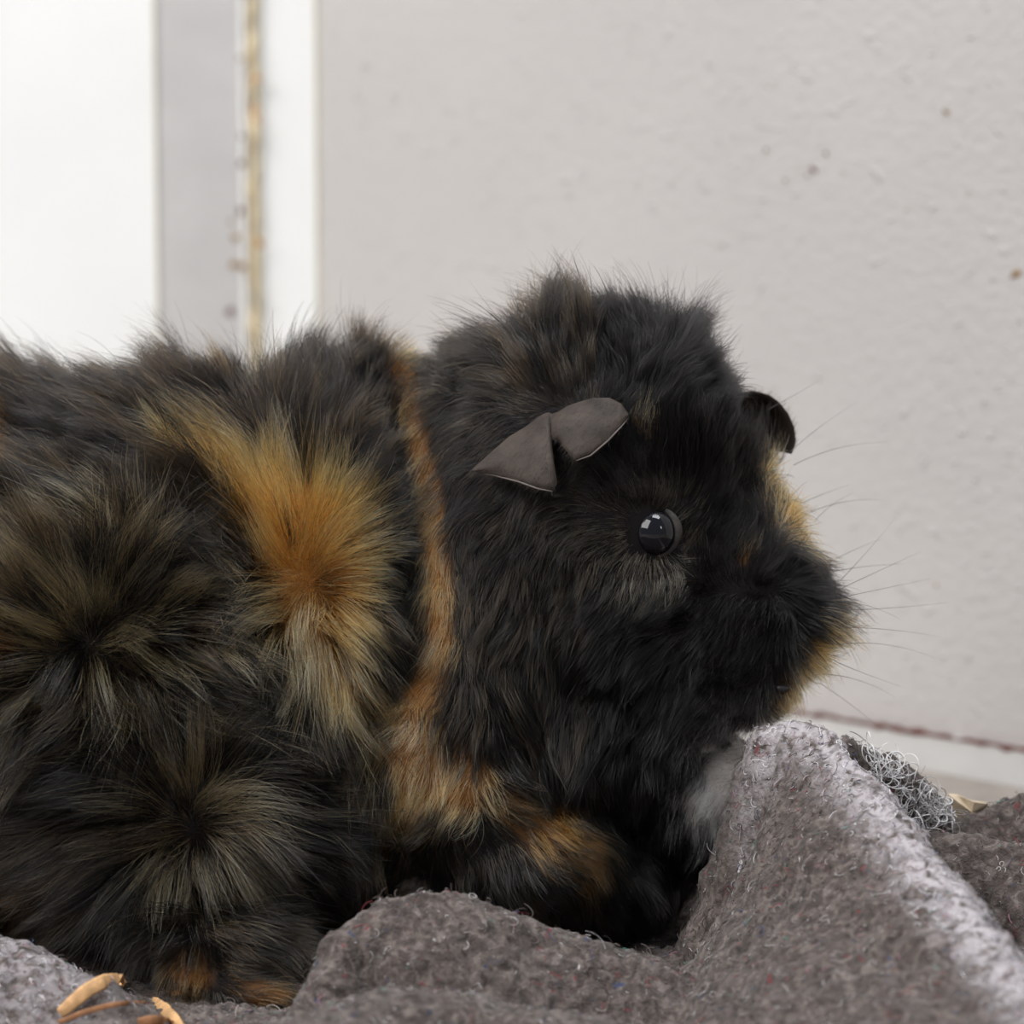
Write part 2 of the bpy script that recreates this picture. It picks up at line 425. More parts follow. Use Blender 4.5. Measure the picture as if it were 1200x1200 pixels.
def felt_material():
    m, nt, out = new_mat('recycled_felt')
    N = nt.nodes.new; L = nt.links.new
    b = N('ShaderNodeBsdfPrincipled'); b.inputs['Roughness'].default_value = 0.95; b.inputs['Specular IOR Level'].default_value = 0.15
    b.inputs['Sheen Weight'].default_value = 0.15; b.inputs['Sheen Roughness'].default_value = 0.4
    L(b.outputs[0], out.inputs[0])
    tc = N('ShaderNodeTexCoord')
    def nz(sc, det, dist=0.0):
        n = N('ShaderNodeTexNoise'); n.inputs['Scale'].default_value = sc; n.inputs['Detail'].default_value = det; n.inputs['Distortion'].default_value = dist
        L(tc.outputs['Object'], n.inputs['Vector']); return n
    n1 = nz(520, 4, 1.0)
    r = N('ShaderNodeValToRGB'); e = r.color_ramp.elements
    e[0].position = 0.25; e[0].color = (0.035, 0.028, 0.026, 1); e[1].position = 0.75; e[1].color = (0.20, 0.165, 0.15, 1)
    m1 = e.new(0.5); m1.color = (0.09, 0.073, 0.066, 1)
    L(n1.outputs['Fac'], r.inputs[0])
    cur = r.outputs[0]
    for sc, lo, col in ((260, 0.66, (0.17, 0.04, 0.045, 1)), (210, 0.68, (0.05, 0.06, 0.11, 1)), (330, 0.70, (0.55, 0.52, 0.52, 1)), (240, 0.72, (0.10, 0.22, 0.17, 1))):
        n = nz(sc, 3, 2.0); mr = N('ShaderNodeMapRange'); mr.inputs['From Min'].default_value = lo; mr.inputs['From Max'].default_value = lo + 0.05
        n.inputs['Roughness'].default_value = 0.6
        mp = N('ShaderNodeMapping'); mp.inputs['Location'].default_value = (sc, sc * .3, 0)
        L(tc.outputs['Object'], mp.inputs[0]); L(mp.outputs[0], n.inputs['Vector']); L(n.outputs['Fac'], mr.inputs['Value'])
        mx = N('ShaderNodeMix'); mx.data_type = 'RGBA'; mx.inputs['B'].default_value = col
        L(mr.outputs[0], mx.inputs['Factor']); L(cur, mx.inputs['A']); cur = mx.outputs['Result']
    at = N('ShaderNodeAttribute'); at.attribute_name = 'wear_light'
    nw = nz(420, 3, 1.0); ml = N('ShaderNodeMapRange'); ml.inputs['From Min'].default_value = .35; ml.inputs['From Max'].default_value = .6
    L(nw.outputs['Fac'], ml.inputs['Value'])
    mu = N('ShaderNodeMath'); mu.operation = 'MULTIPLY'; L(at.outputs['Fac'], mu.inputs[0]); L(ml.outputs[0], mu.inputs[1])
    mx = N('ShaderNodeMix'); mx.data_type = 'RGBA'; mx.inputs['B'].default_value = (0.42, 0.385, 0.40, 1)  # pale tone: some worn felt, some light on the crest painted in
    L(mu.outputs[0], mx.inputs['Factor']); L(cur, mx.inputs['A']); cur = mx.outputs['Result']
    L(cur, b.inputs['Base Color'])
    n2 = nz(1400, 4, 1.0)
    bp = N('ShaderNodeBump'); bp.inputs['Strength'].default_value = 0.8; bp.inputs['Distance'].default_value = 0.0005
    L(n2.outputs['Fac'], bp.inputs['Height']); L(bp.outputs[0], b.inputs['Normal'])
    return m
M_felt = felt_material()
hb = blanket_height(pp[used][:, 0], pp[used][:, 1])
vn_ = np.empty(len(bme.vertices) * 3, np.float32); bme.vertices.foreach_get('normal', vn_); vn_ = vn_.reshape(-1, 3)
def wear_light_at(p):
    '''worn, fluffed-up felt plus painted-in light along the top of the long fold'''
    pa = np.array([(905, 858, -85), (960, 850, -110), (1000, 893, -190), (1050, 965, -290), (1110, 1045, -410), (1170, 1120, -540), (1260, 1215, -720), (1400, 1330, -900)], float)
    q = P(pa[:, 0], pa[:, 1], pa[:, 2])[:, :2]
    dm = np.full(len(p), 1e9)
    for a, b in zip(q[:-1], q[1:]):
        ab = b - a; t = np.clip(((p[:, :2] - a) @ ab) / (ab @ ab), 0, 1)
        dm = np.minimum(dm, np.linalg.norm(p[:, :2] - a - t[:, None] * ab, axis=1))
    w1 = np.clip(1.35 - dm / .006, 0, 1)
    pc = P(20, 1135, -330)[:2]  # second paler patch, on the lower left fold
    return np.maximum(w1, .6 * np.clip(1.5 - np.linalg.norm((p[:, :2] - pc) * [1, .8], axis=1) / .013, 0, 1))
wat = bme.attributes.new('wear_light', 'FLOAT', 'POINT')
wat.data.foreach_set('value', wear_light_at(pp[used]).astype(np.float32))
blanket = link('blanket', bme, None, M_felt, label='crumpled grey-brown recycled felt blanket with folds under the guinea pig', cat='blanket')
sol = blanket.modifiers.new('thickness', 'SOLIDIFY'); sol.thickness = 0.0012; sol.offset = -1

# ------------------------------------------------------------------ hair curves helper
def hair_mat(name, rough=0.35, radial=0.4, spec_shift=2.0):
    m, nt, out = new_mat(name)
    h = nt.nodes.new('ShaderNodeBsdfHairPrincipled')
    h.model = 'CHIANG'; h.parametrization = 'COLOR'
    h.inputs['Roughness'].default_value = rough; h.inputs['Radial Roughness'].default_value = radial
    h.inputs['IOR'].default_value = 1.37
    h.inputs['Random Roughness'].default_value = 0.2 if 'Random Roughness' in h.inputs else 0
    a = nt.nodes.new('ShaderNodeAttribute'); a.attribute_name = 'hair_color'
    nt.links.new(a.outputs['Color'], h.inputs['Color']); nt.links.new(h.outputs[0], out.inputs[0])
    return m
def cloth_hair_mat(name):
    m, nt, out = new_mat(name)
    b = nt.nodes.new('ShaderNodeBsdfPrincipled'); b.inputs['Roughness'].default_value = 0.8; b.inputs['Specular IOR Level'].default_value = 0.2
    a = nt.nodes.new('ShaderNodeAttribute'); a.attribute_name = 'hair_color'
    nt.links.new(a.outputs['Color'], b.inputs['Base Color']); nt.links.new(b.outputs[0], out.inputs[0])
    return m
def make_hair(name, pts, rad, col, mat, parent=None, **kw):
    """pts (n, m, 3) in world space, rad (n, m), col (n, 3)"""
    n, m_ = pts.shape[:2]
    h = bpy.data.hair_curves.new(name)
    h.add_curves([m_] * n)
    h.attributes['position'].data.foreach_set('vector', pts.astype(np.float32).ravel()) if 'position' in h.attributes else None
    ra = h.attributes.get('radius') or h.attributes.new('radius', 'FLOAT', 'POINT')
    ra.data.foreach_set('value', rad.astype(np.float32).ravel())
    ca = h.attributes.new('hair_color', 'FLOAT_COLOR', 'CURVE')
    ca.data.foreach_set('color', np.concatenate([col, np.ones((n, 1))], 1).astype(np.float32).ravel())
    h.update_tag()
    return link(name, h, parent, mat, **kw)

# blanket fibres
def mesh_samples(me, n, weight=None):
    me.calc_loop_triangles()
    nt = len(me.loop_triangles)
    t = np.empty(nt * 3, np.int32); me.loop_triangles.foreach_get('vertices', t); t = t.reshape(-1, 3)
    v = np.empty(len(me.vertices) * 3, np.float32); me.vertices.foreach_get('co', v); v = v.reshape(-1, 3).astype(float)
    vn = np.empty(len(me.vertices) * 3, np.float32); me.vertices.foreach_get('normal', vn); vn = vn.reshape(-1, 3).astype(float)
    a, b, c = v[t[:, 0]], v[t[:, 1]], v[t[:, 2]]
    ar = np.linalg.norm(np.cross(b - a, c - a), axis=1)
    if weight is not None: ar = ar * weight((a + b + c) / 3, vn[t].mean(1))
    pick = rng.choice(nt, n, p=ar / ar.sum())
    r1, r2 = rng.random(n), rng.random(n); s = np.sqrt(r1)
    w0, w1, w2 = (1 - s)[:, None], (s * (1 - r2))[:, None], (s * r2)[:, None]
    tt = t[pick]
    pos = v[tt[:, 0]] * w0 + v[tt[:, 1]] * w1 + v[tt[:, 2]] * w2
    nn = vn[tt[:, 0]] * w0 + vn[tt[:, 1]] * w1 + vn[tt[:, 2]] * w2
    return pos, nn / np.linalg.norm(nn, axis=1)[:, None]
def norm(a): return a / np.maximum(np.linalg.norm(a, axis=-1, keepdims=True), 1e-12)
def inframe(c, nn):
    u, v = UV(c)
    return ((u > -60) & (u < 1260) & (v < 1260) & (v > 700)).astype(float) + 0.02
NF = 60000
fp, fn = mesh_samples(bme, NF, inframe)
rv = norm(rng.normal(size=(NF, 3))); t1 = norm(np.cross(fn, rv)); t2 = np.cross(fn, t1)
ln = rng.gamma(2.2, 0.0006, NF)[:, None]
m_ = 6; sv = np.linspace(0, 1, m_)
curl = rng.normal(0, 1.6, NF)[:, None]; lift = np.abs(rng.normal(0.15, 0.35, NF))[:, None]
pts = np.zeros((NF, m_, 3)); cur = fp - fn * 0.0001
for i, s in enumerate(sv):
    pts[:, i] = cur
    ang = curl * s * 2.2
    cur = cur + (t1 * np.cos(ang) + t2 * np.sin(ang) + fn * lift * (1 - 1.6 * s)) * ln / m_
pal = np.array([(0.05, 0.039, 0.034), (0.11, 0.089, 0.080), (0.20, 0.168, 0.155), (0.5, 0.48, 0.48), (0.26, 0.05, 0.06), (0.08, 0.10, 0.2), (0.42, 0.2, 0.25), (0.12, 0.3, 0.25)])
# paler crest fibres: worn fluff, with the lit fold top put into the colour
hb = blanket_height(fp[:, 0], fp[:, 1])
crest = wear_light_at(fp)
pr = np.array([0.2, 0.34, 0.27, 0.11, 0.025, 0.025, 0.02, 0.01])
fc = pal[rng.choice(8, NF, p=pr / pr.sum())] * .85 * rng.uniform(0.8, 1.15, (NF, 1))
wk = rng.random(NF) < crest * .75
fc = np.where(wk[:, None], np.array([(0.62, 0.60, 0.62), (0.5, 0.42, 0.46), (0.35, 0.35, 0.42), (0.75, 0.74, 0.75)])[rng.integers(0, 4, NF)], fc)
frad = np.full((NF, m_), 0.00004) * rng.uniform(0.6, 1.5, (NF, 1))
M_fib = cloth_hair_mat('felt_fibre')
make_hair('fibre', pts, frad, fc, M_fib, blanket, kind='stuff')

# curly pale threads frayed out of the blanket beside the muzzle
bvh_b = BVHTree.FromPolygons([tuple(p) for p in pp[used]], remap[faces].tolist())
def blanket_at(x, y):
    h = bvh_b.ray_cast(Vector((x, y, 0.2)), Vector((0, 0, -1)))
    return (np.array(h[0]), np.array(h[1])) if h[0] is not None else (np.array((x, y, BASEZ)), np.array((0, 0, 1.0)))
cp_, cc_ = [], []
for i in range(230):
    u = random.uniform(1000, 1112); v0 = 868 + (u - 1000) * 0.62
    v = v0 + random.uniform(0, 85)
    r = (u - 600) / F * RIGHT + (600 - v) / F * UP + FWD
    h = bvh_b.ray_cast(Vector(CAMP), Vector(r).normalized())
    if h[0] is None: continue
    if h[0].y < -0.015: continue
    c = np.array(h[0]); nn = np.array(h[1])
    a = norm(np.cross(nn, norm(np.random.default_rng(i).normal(size=3)))); b = np.cross(nn, a)
    R_ = random.uniform(0.0007, 0.0024); turns = random.uniform(0.7, 1.6); ph = random.uniform(0, 6.3)
    til = random.uniform(0, 1)
    line = []
    for s in np.linspace(0, 1, 18):
        an = ph + turns * 2 * math.pi * s
        line.append(c + nn * (0.0003 + R_ * til * (1 + math.sin(an))) + a * math.cos(an) * R_ + b * math.sin(an) * R_ * (1 - 0.6 * til) + a * (s - .5) * R_ * 1.4)
    cp_.append(line); cc_.append(random.choice([(0.66, 0.65, 0.65), (0.5, 0.49, 0.49), (0.75, 0.74, 0.74), (0.25, 0.23, 0.23), (0.5, 0.48, 0.5)]))
cp_ = np.array(cp_); cc_ = np.array(cc_)
make_hair('curly_thread', cp_, np.full(cp_.shape[:2], 0.00007), cc_, M_fib, blanket, kind='stuff')

# ------------------------------------------------------------------ coat: colour and flow fields
def strokes_mask(u, v, strokes, soft=0.5):
    m_ = np.zeros(u.shape)
    for st in strokes:
        for (a, b) in zip(st[:-1], st[1:]):
            ax, ay, aw = a; bx, by, bw = b
            l2 = (bx - ax) ** 2 + (by - ay) ** 2 + 1e-6
            t = np.clip(((u - ax) * (bx - ax) + (v - ay) * (by - ay)) / l2, 0, 1)
            d = np.hypot(u - ax - t * (bx - ax), v - ay - t * (by - ay))
            wd = aw + t * (bw - aw)
            m_ = np.maximum(m_, np.clip((1 + soft - d / wd) / (2 * soft), 0, 1))
        if len(st) == 1:
            ax, ay, aw = st[0]
            m_ = np.maximum(m_, np.clip((1 + soft - np.hypot(u - ax, v - ay) / aw) / (2 * soft), 0, 1))
    return m_
ORANGE = [[(215, 515, 13), (265, 535, 22), (320, 590, 34), (352, 670, 34), (365, 740, 30), (392, 800, 20), (415, 870, 12), (420, 930, 9)],
          [(345, 590, 26), (385, 610, 34), (405, 660, 34), (405, 720, 28), (400, 790, 20), (415, 850, 14)],
          [(460, 405, 10), (480, 470, 13), (498, 560, 14), (512, 660, 14), (517, 730, 15), (502, 790, 20), (485, 845, 28), (480, 900, 38), (478, 945, 34), (452, 985, 18)],
          [(490, 900, 40), (535, 918, 34), (560, 915, 20)],
          [(750, 492, 7), (760, 506, 6)],
          [(908, 545, 14), (918, 600, 18), (938, 630, 17)],
          [(962, 725, 12), (968, 745, 20), (955, 775, 20), (938, 805, 18), (918, 832, 15)]]
DIM = [[(610, 950, 26), (650, 975, 34), (690, 1010, 24)], [(-30, 1000, 44), (15, 1035, 36), (40, 1085, 26)], [(-30, 480, 50), (5, 530, 26), (-5, 620, 30)], [(876, 646, 6), (872, 655, 6)],
       [(262, 432, 16), (275, 450, 10)], [(220, 1143, 24)], [(312, 1172, 34)], [(-30, 740, 40), (0, 760, 20)]]
TICK = [[(100, 710, 120), (180, 730, 90)], [(235, 965, 85)], [(340, 720, 40), (350, 780, 26)], [(250, 870, 50)], [(760, 650, 50)], [(60, 650, 60)]]
WHITE = [[(880, 890, 44), (845, 935, 48)], [(905, 850, 10)]]
GREYF = [[(705, 610, 28), (735, 655, 34), (790, 665, 26)], [(740, 580, 18), (790, 585, 16)], [(810, 640, 14)]]
def coat(pos, u, v, jitter=True):
    n = len(u)
    un = u + 0.0; vn_ = v + 0.0
    if jitter:
        un = un + rng.normal(0, 6, n); vn_ = vn_ + rng.normal(0, 6, n)
    face = np.clip((u - 600) / 100, 0, 1)
    col = np.tile(np.array([0.004, 0.0035, 0.0035]), (n, 1))
    col = col * rng.uniform(0.5, 1.6, (n, 1)) if jitter else col
    # brown cast over the body coat
    brown = (1 - face) * (rng.random(n) < 0.3)
    col = np.where(brown[:, None] > 0, np.array([0.05, 0.032, 0.018]) * rng.uniform(0.5, 1.4, (n, 1)), col)
    r = rng.random(n) if jitter else np.full(n, 0.5)
    m_ = strokes_mask(un, vn_, TICK) * 0.42 > r
    col = np.where(m_[:, None], np.array([0.42, 0.29, 0.13]) * rng.uniform(0.5, 1.3, (n, 1)), col)
    r = rng.random(n) if jitter else np.full(n, 0.5)
    m_ = strokes_mask(un, vn_, GREYF) * 0.6 > r
    col = np.where(m_[:, None], np.array([0.10, 0.085, 0.062]) * rng.uniform(0.5, 1.4, (n, 1)), col)
    m_ = strokes_mask(un, vn_, [[(800, 740, 26), (850, 800, 40), (900, 820, 22)], [(800, 850, 24), (850, 850, 20)]]) * 0.35 > r
    col = np.where(m_[:, None], np.array([0.06, 0.055, 0.055]) * rng.uniform(0.5, 1.4, (n, 1)), col)
    m_ = strokes_mask(un, vn_, DIM) * 0.75 > r
    col = np.where(m_[:, None], np.array([0.32, 0.13, 0.035]) * rng.uniform(0.5, 1.2, (n, 1)), col)
    m_ = strokes_mask(un, vn_, ORANGE) * 0.95 > r
    oc = np.array([0.60, 0.27, 0.075]) * rng.uniform(0.6, 1.2, (n, 1))
    oc = np.where((u > 880)[:, None] & (v < 680)[:, None], oc * np.array([1, .85, .7]), oc)
    pale = strokes_mask(u, v, [[(345, 700, 30), (360, 790, 26)], [(480, 850, 20), (500, 880, 30)], [(960, 800, 30)]]) * rng.random(n) > 0.35
    pale = pale | (rng.random(n) < .22)
    oc = np.where(pale[:, None], np.array([0.66, 0.44, 0.21]) * rng.uniform(0.7, 1.2, (n, 1)), oc)
    col = np.where(m_[:, None], oc, col)
    m_ = strokes_mask(un, vn_, WHITE) * 0.95 > r
    col = np.where(m_[:, None], np.array([0.88, 0.87, 0.84]) * rng.uniform(0.8, 1.1, (n, 1)), col)
    return col
FLOW = np.array([  # u, v, du, dv, length, lift
    (-60, 450, -1, -.25, 80, .35), (60, 445, -1, -.35, 80, .38), (150, 450, -1, -.45, 75, .4), (250, 450, -.8, -.6, 75, .5), (330, 430, -.35, -1, 80, .6),
    (380, 420, .05, -1, 85, .7), (425, 420, .15, -1, 105, .75), (445, 480, .3, -.9, 60, .5), (100, 560, -1, -.15, 80, .25), (200, 540, -1, -.2, 80, .25), (0, 560, -.7, .3, 80, .25),
    (360, 520, 0, -1, 85, .5), (330, 600, -.35, -1, 90, .4), (300, 550, -.7, -.75, 90, .35), (245, 515, -1, -.35, 80, .3), (400, 600, .4, -.9, 85, .5), (425, 620, .8, -.5, 60, .4),
    (455, 690, .4, .8, 30, .3), (455, 560, .3, .9, 30, .3), (470, 780, -.2, 1, 30, .3), (425, 745, .6, .8, 70, .35), (400, 800, .3, 1, 90, .25), (425, 870, 0, 1, 90, .15), (415, 950, -.1, 1, 60, .15), (325, 700, -1, .1, 50, .4), (330, 760, -.5, .9, 70, .3),
    (370, 780, .2, 1, 90, .3), (250, 640, .3, .7, 60, .3), (280, 760, .6, .7, 60, .3), (320, 850, .6, .8, 60, .3), (380, 920, .6, .8, 55, .25), (370, 1010, .5, .9, 45, .2),
    (150, 870, -.8, .5, 80, .3), (60, 880, -1, .35, 100, .3), (-40, 900, -1, .3, 100, .3), (120, 1080, -.3, 1, 70, .3), (30, 1040, -.6, .8, 70, .25), (300, 1090, .6, .7, 45, .2),
    (470, 440, .1, 1, 22, .2), (482, 520, .15, 1, 22, .2), (500, 620, .1, 1, 24, .2), (512, 720, 0, 1, 26, .2), (500, 800, -.3, 1, 30, .2), (470, 870, -.5, 1, 34, .2), (520, 910, -.7, .6, 38, .2), (465, 970, -.7, .8, 40, .2),
    (545, 440, -.8, -.6, 45, .4), (560, 520, -.7, .4, 45, .3), (560, 600, -.4, .9, 40, .2), (505, 420, -.1, -.9, 26, .2), (512, 480, -.1, .9, 20, .12), (525, 560, 0, 1, 20, .12), (540, 640, 0, 1, 26, .15), (865, 482, .3, -1, 20, .2), (442, 540, 0, -1, 40, .3), (555, 700, -.1, 1, 45, .2), (570, 800, .3, 1, 50, .25), (600, 870, .6, .7, 50, .25),
    (560, 400, -.8, -.6, 65, .5), (600, 400, -.6, -.8, 75, .6), (650, 390, -.3, -1, 80, .7), (700, 380, 0, -1, 80, .75), (770, 390, .35, -1, 75, .75), (830, 420, .55, -.9, 75, .7), (855, 450, .9, -.3, 45, .6),
    (740, 450, .05, -1, 60, .5), (650, 450, -.4, -.9, 60, .5), (600, 470, -.8, -.5, 50, .4), (600, 620, -.3, 1, 40, .15), (650, 640, -.5, .9, 35, .15), (650, 750, -.3, 1, 45, .2), (700, 720, -.5, .8, 35, .2),
    (715, 620, -1, .2, 20, .15), (765, 680, -.3, .9, 20, .15), (790, 570, 0, -1, 24, .25), (740, 570, -.5, -.8, 20, .2), (815, 630, .2, -.9, 18, .2), (645, 500, -.5, .5, 10, .1), (690, 478, .2, -1, 14, .15), (600, 530, -.6, .6, 12, .1), (620, 508, -.5, .4, 10, .1), (720, 475, .4, -.8, 14, .15), (665, 510, 0, 1, 10, .1), (820, 540, -.1, -1, 36, .4), (860, 560, 0, -1, 38, .35), (880, 600, 0, -1, 34, .3),
    (900, 520, .5, -.8, 34, .5), (920, 570, .5, .5, 28, .4), (950, 635, 1, .35, 34, .6), (880, 660, .2, -.8, 18, .2), (880, 720, -.3, .5, 14, .2), (975, 680, 1, -.3, 42, .65), (985, 750, 1, .1, 40, .65), (950, 810, .8, .5, 26, .5),
    (800, 740, -.8, .3, 34, .25), (860, 800, -.8, .4, 20, .25), (780, 820, -.7, .8, 44, .3), (850, 850, -.8, .5, 22, .25), (910, 820, .3, .5, 12, .2), (700, 830, -.2, 1, 45, .2), (700, 920, 0, 1, 35, .2), (850, 930, -.3, .9, 30, .2),
    (600, 980, .7, .5, 38, .2), (660, 980, .8, .7, 38, .2), (690, 1040, .5, .9, 30, .2), (560, 1030, .4, .8, 35, .2), (230, 1140, .7, .6, 20, .2), (305, 1165, .8, .3, 16, .15),
])
ROS = [(356, 683, 70, 1.0, .85), (104, 757, 125, 1.0, .7), (230, 975, 135, 1.0, .6), (766, 624, 36, .5, .12)]
def flow(u, v):
    d2 = (u[:, None] - FLOW[None, :, 0]) ** 2 + (v[:, None] - FLOW[None, :, 1]) ** 2
    w_ = 1 / (d2 + 500) ** 1.7
    du = norm(FLOW[:, 2:4])
    sw = w_.sum(1, keepdims=True)
    d = (w_ @ du) / sw
    L_ = (w_ @ FLOW[:, 4:5])[:, 0] / sw[:, 0]; lf = (w_ @ FLOW[:, 5:6])[:, 0] / sw[:, 0]
    for (cu, cv, r, st, li) in ROS:
        dx, dy = u - cu, v - cv; dd = np.hypot(dx, dy) + 1e-6
        g = np.exp(-(dd / r) ** 2) * 3.0 * st
        sw_ = 0.25 * np.exp(-dd / r)           # a little swirl
        rx, ry = dx / dd - sw_ * dy / dd, dy / dd + sw_ * dx / dd
        d = d + g[:, None] * np.stack([rx, ry], 1)
        k = np.clip(g / 3 / st, 0, 1)
        lf = lf * (1 - k * .8) + li * k * .8
        if r > 60: L_ = L_ * (1 - k) + 95 * k
    nz_ = np.array([(noise.noise(Vector((a * .016, b * .016, 3))), noise.noise(Vector((a * .05, b * .05, 8))), noise.noise(Vector((a * .02, b * .02, 30)))) for a, b in zip(u, v)])
    an = nz_[:, 0] * 1.0 + nz_[:, 1] * 0.5
    ca_, sa_ = np.cos(an), np.sin(an)
    d = np.stack([d[:, 0] * ca_ - d[:, 1] * sa_, d[:, 0] * sa_ + d[:, 1] * ca_], 1)
    L_ = L_ * (1 + .5 * nz_[:, 2]); lf = np.clip(lf + .35 * nz_[:, 1], .08, .95)
    return norm(d), L_, lf

# ------------------------------------------------------------------ fur
def fur_density(c, nn):
    u, v = UV(c)
    facing = -(nn @ norm(FWD))
    f = np.clip((facing + 0.55) / 0.5, 0.12, 1)
    f = np.where((u < -60), f * 0.15, f)
    hd = np.clip((u - 560) / 150, 0, 1)
    f = f * (1 + 1.6 * hd)
    # spare the eye
    e = np.hypot(u - 766, v - 624)
    return np.where(e < 23, 0.0, f)
NH = 330000
hp, hn = mesh_samples(body_me, NH, fur_density)
hu, hv = UV(hp)
d2, hl, hlift = flow(hu, hv)
M_ = 8
def grow(hp, hn, d2, hl, hlift, wild=0.16, clump=True, mlen=None):
    n = len(hp)
    t = d2[:, 0:1] * RIGHT - d2[:, 1:2] * UP
    t = t - (t * hn).sum(1, keepdims=True) * hn
    weak = np.linalg.norm(t, axis=1, keepdims=True)
    t = norm(t)
    jit = rng.normal(0, wild, (n, 3))
    bend = rng.normal(0, wild * 0.9, (n, 3))
    L_ = (hl * K * rng.uniform(0.6, 1.15, n))[:, None]
    lf = np.clip(hlift[:, None] + rng.normal(0, .07, (n, 1)), .05, 1)
    ang = lf * math.pi / 2
    cur = hp - hn * 0.0003
    out = np.zeros((n, M_, 3))
    for i in range(M_):
        out[:, i] = cur
        s = i / (M_ - 1)
        a = ang * (1.15 - 0.55 * s)
        dr = norm(t * np.cos(a) + hn * np.sin(a) + jit + bend * s * s * 1.6 + np.array([0, 0, -0.12]) * s)
        cur = cur + dr * L_ / (M_ - 1)
    return out, L_[:, 0]
guard = rng.random(NH) < np.where(hu > 870, .10, .06)
hl = np.where(guard, hl * np.where(hu > 870, 1.8, 1.45), hl); hlift = np.where(guard, hlift + .12, hlift)
pts, HL = grow(hp, hn, d2, hl, hlift, .12)
# clumping: pull tips towards the nearest guide hair
NG = 6500
gi = rng.choice(NH, NG, replace=False)
kd = kdtree.KDTree(NG)
for i, g in enumerate(gi): kd.insert(hp[g], i)
kd.balance()
near = np.array([kd.find(p)[1] for p in hp])
gpts = pts[gi][near]
hcol = coat(hp, hu, hv)
mix = (rng.random(NH) < 0.55 * np.clip((hl - 15) / 35, 0, 1))[:, None]
hcol = np.where(mix, hcol[gi][near], hcol) * rng.gamma(5, 1 / 5, (NH, 1))
ds = np.linalg.norm(hp - hp[gi][near], axis=1)
long_ = np.clip((hl - 15) / 35, 0, 1)
cf = (rng.uniform(0.25, 0.92, NH) * long_)[:, None, None] * (np.linspace(0, 1, M_) ** 1.3)[None, :, None]
same = (np.abs(HL - HL[gi][near]) < 0.6 * HL)[:, None, None]
scale = (HL / np.maximum(HL[gi][near], 1e-6))[:, None, None]
tgt = gpts[:, :1] + (gpts - gpts[:, :1]) * np.clip(scale, .5, 1.6)
pts = pts + (tgt - pts) * cf
taper = np.array([1, 1, .97, .9, .8, .65, .45, .15])
r0 = (0.000020 + 0.000020 * np.clip(hl / 60, 0, 1)) * rng.uniform(0.7, 1.3, NH) * np.where(rng.random(NH) < .06, 1.5, 1)
M_fur = hair_mat('fur_hair', 0.18, 0.35)
make_hair('fur', pts, r0[:, None] * taper[None, :], hcol, M_fur, gp, kind='stuff')

# body skin, coloured as the coat that grows on it
bu_, bv_ = UV(bv)
om = np.maximum(strokes_mask(bu_, bv_, ORANGE), .6 * strokes_mask(bu_, bv_, DIM)); wm = strokes_mask(bu_, bv_, WHITE)
bc = np.tile([0.012, 0.010, 0.010], (len(bv), 1)) * (1 - om[:, None]) + np.array([0.16, 0.07, 0.02]) * om[:, None]
bc = bc * (1 - wm[:, None]) + np.array([0.5, 0.45, 0.42]) * wm[:, None]
ca = body_me.color_attributes.new('coat', 'FLOAT_COLOR', 'POINT')
ca.data.foreach_set('color', np.concatenate([bc, np.ones((len(bc), 1))], 1).astype(np.float32).ravel())
m_, nt, out = new_mat('skin')
b = nt.nodes.new('ShaderNodeBsdfPrincipled'); b.inputs['Roughness'].default_value = .9; b.inputs['Specular IOR Level'].default_value = .1
a = nt.nodes.new('ShaderNodeAttribute'); a.attribute_name = 'coat'
nt.links.new(a.outputs['Color'], b.inputs['Base Color']); nt.links.new(b.outputs[0], out.inputs[0])
body = link('body', body_me, gp, m_)
def surf(u, v):
    r = Vector((u - 600) / F * RIGHT + (600 - v) / F * UP + FWD).normalized()
    h = bvh.ray_cast(Vector(CAMP), r)
    if h[0] is None: return None, None, None
    p = np.array(h[0]); return p, np.array(h[1]), ((p - CAMP) @ FWD - D0) / K

# ------------------------------------------------------------------ eye
pe, ne, we = surf(766, 624)
M_eye = principled('wet_black_eye', (0.004, 0.004, 0.007), 0.04, 0.45)
def uv_ball(name, c, r, mat, squash=(1, 1, 1), parent=gp, seg=32):
    b_ = bmesh.new(); bmesh.ops.create_uvsphere(b_, u_segments=seg, v_segments=seg // 2, radius=r)
    me = bpy.data.meshes.new(name); b_.to_mesh(me); b_.free()
    for p in me.vertices: p.co = Vector((p.co.x * squash[0], p.co.y * squash[1], p.co.z * squash[2])) + Vector(c)
    me.polygons.foreach_set('use_smooth', [True] * len(me.polygons))
    return link(name, me, parent, mat)
ec = P(766, 624, we + 13)
er = 26.5 * K
uv_ball('eye', ec, er, M_eye, (1, 1, 1.06))
# lids: a soft ring round the ball
M_lid = principled('eyelid_skin', (0.034, 0.029, 0.026), 0.6, 0.3, noise_scale=900, var=.3, bump=.5, bump_scale=1500, bump_dist=.0002)
vs, fs = [], []
nu, nv = 56, 12
for i in range(nu):
    a = 2 * math.pi * i / nu
    rr = 25.2 + 1.6 * math.cos(a - 0.5) * (1 if True else 0)
    dirr = RIGHT * math.cos(a) + UP * math.sin(a) * 1.06
    for j in range(nv):
        b_ = 2 * math.pi * j / nv
        tr = 4.3 + 1.2 * math.sin(3 * a + 1)
        q = ec + dirr * (rr + tr * math.cos(b_)) * K - FWD * (7 + tr * math.sin(b_) * 0.9 + 2.0 * math.cos(2 * a)) * K
        vs.append(q)
for i in range(nu):
    for j in range(nv):
        fs.append((i * nv + j, ((i + 1) % nu) * nv + j, ((i + 1) % nu) * nv + (j + 1) % nv, i * nv + (j + 1) % nv))
link('eyelid', mesh('eyelid', vs, fs), gp, M_lid)

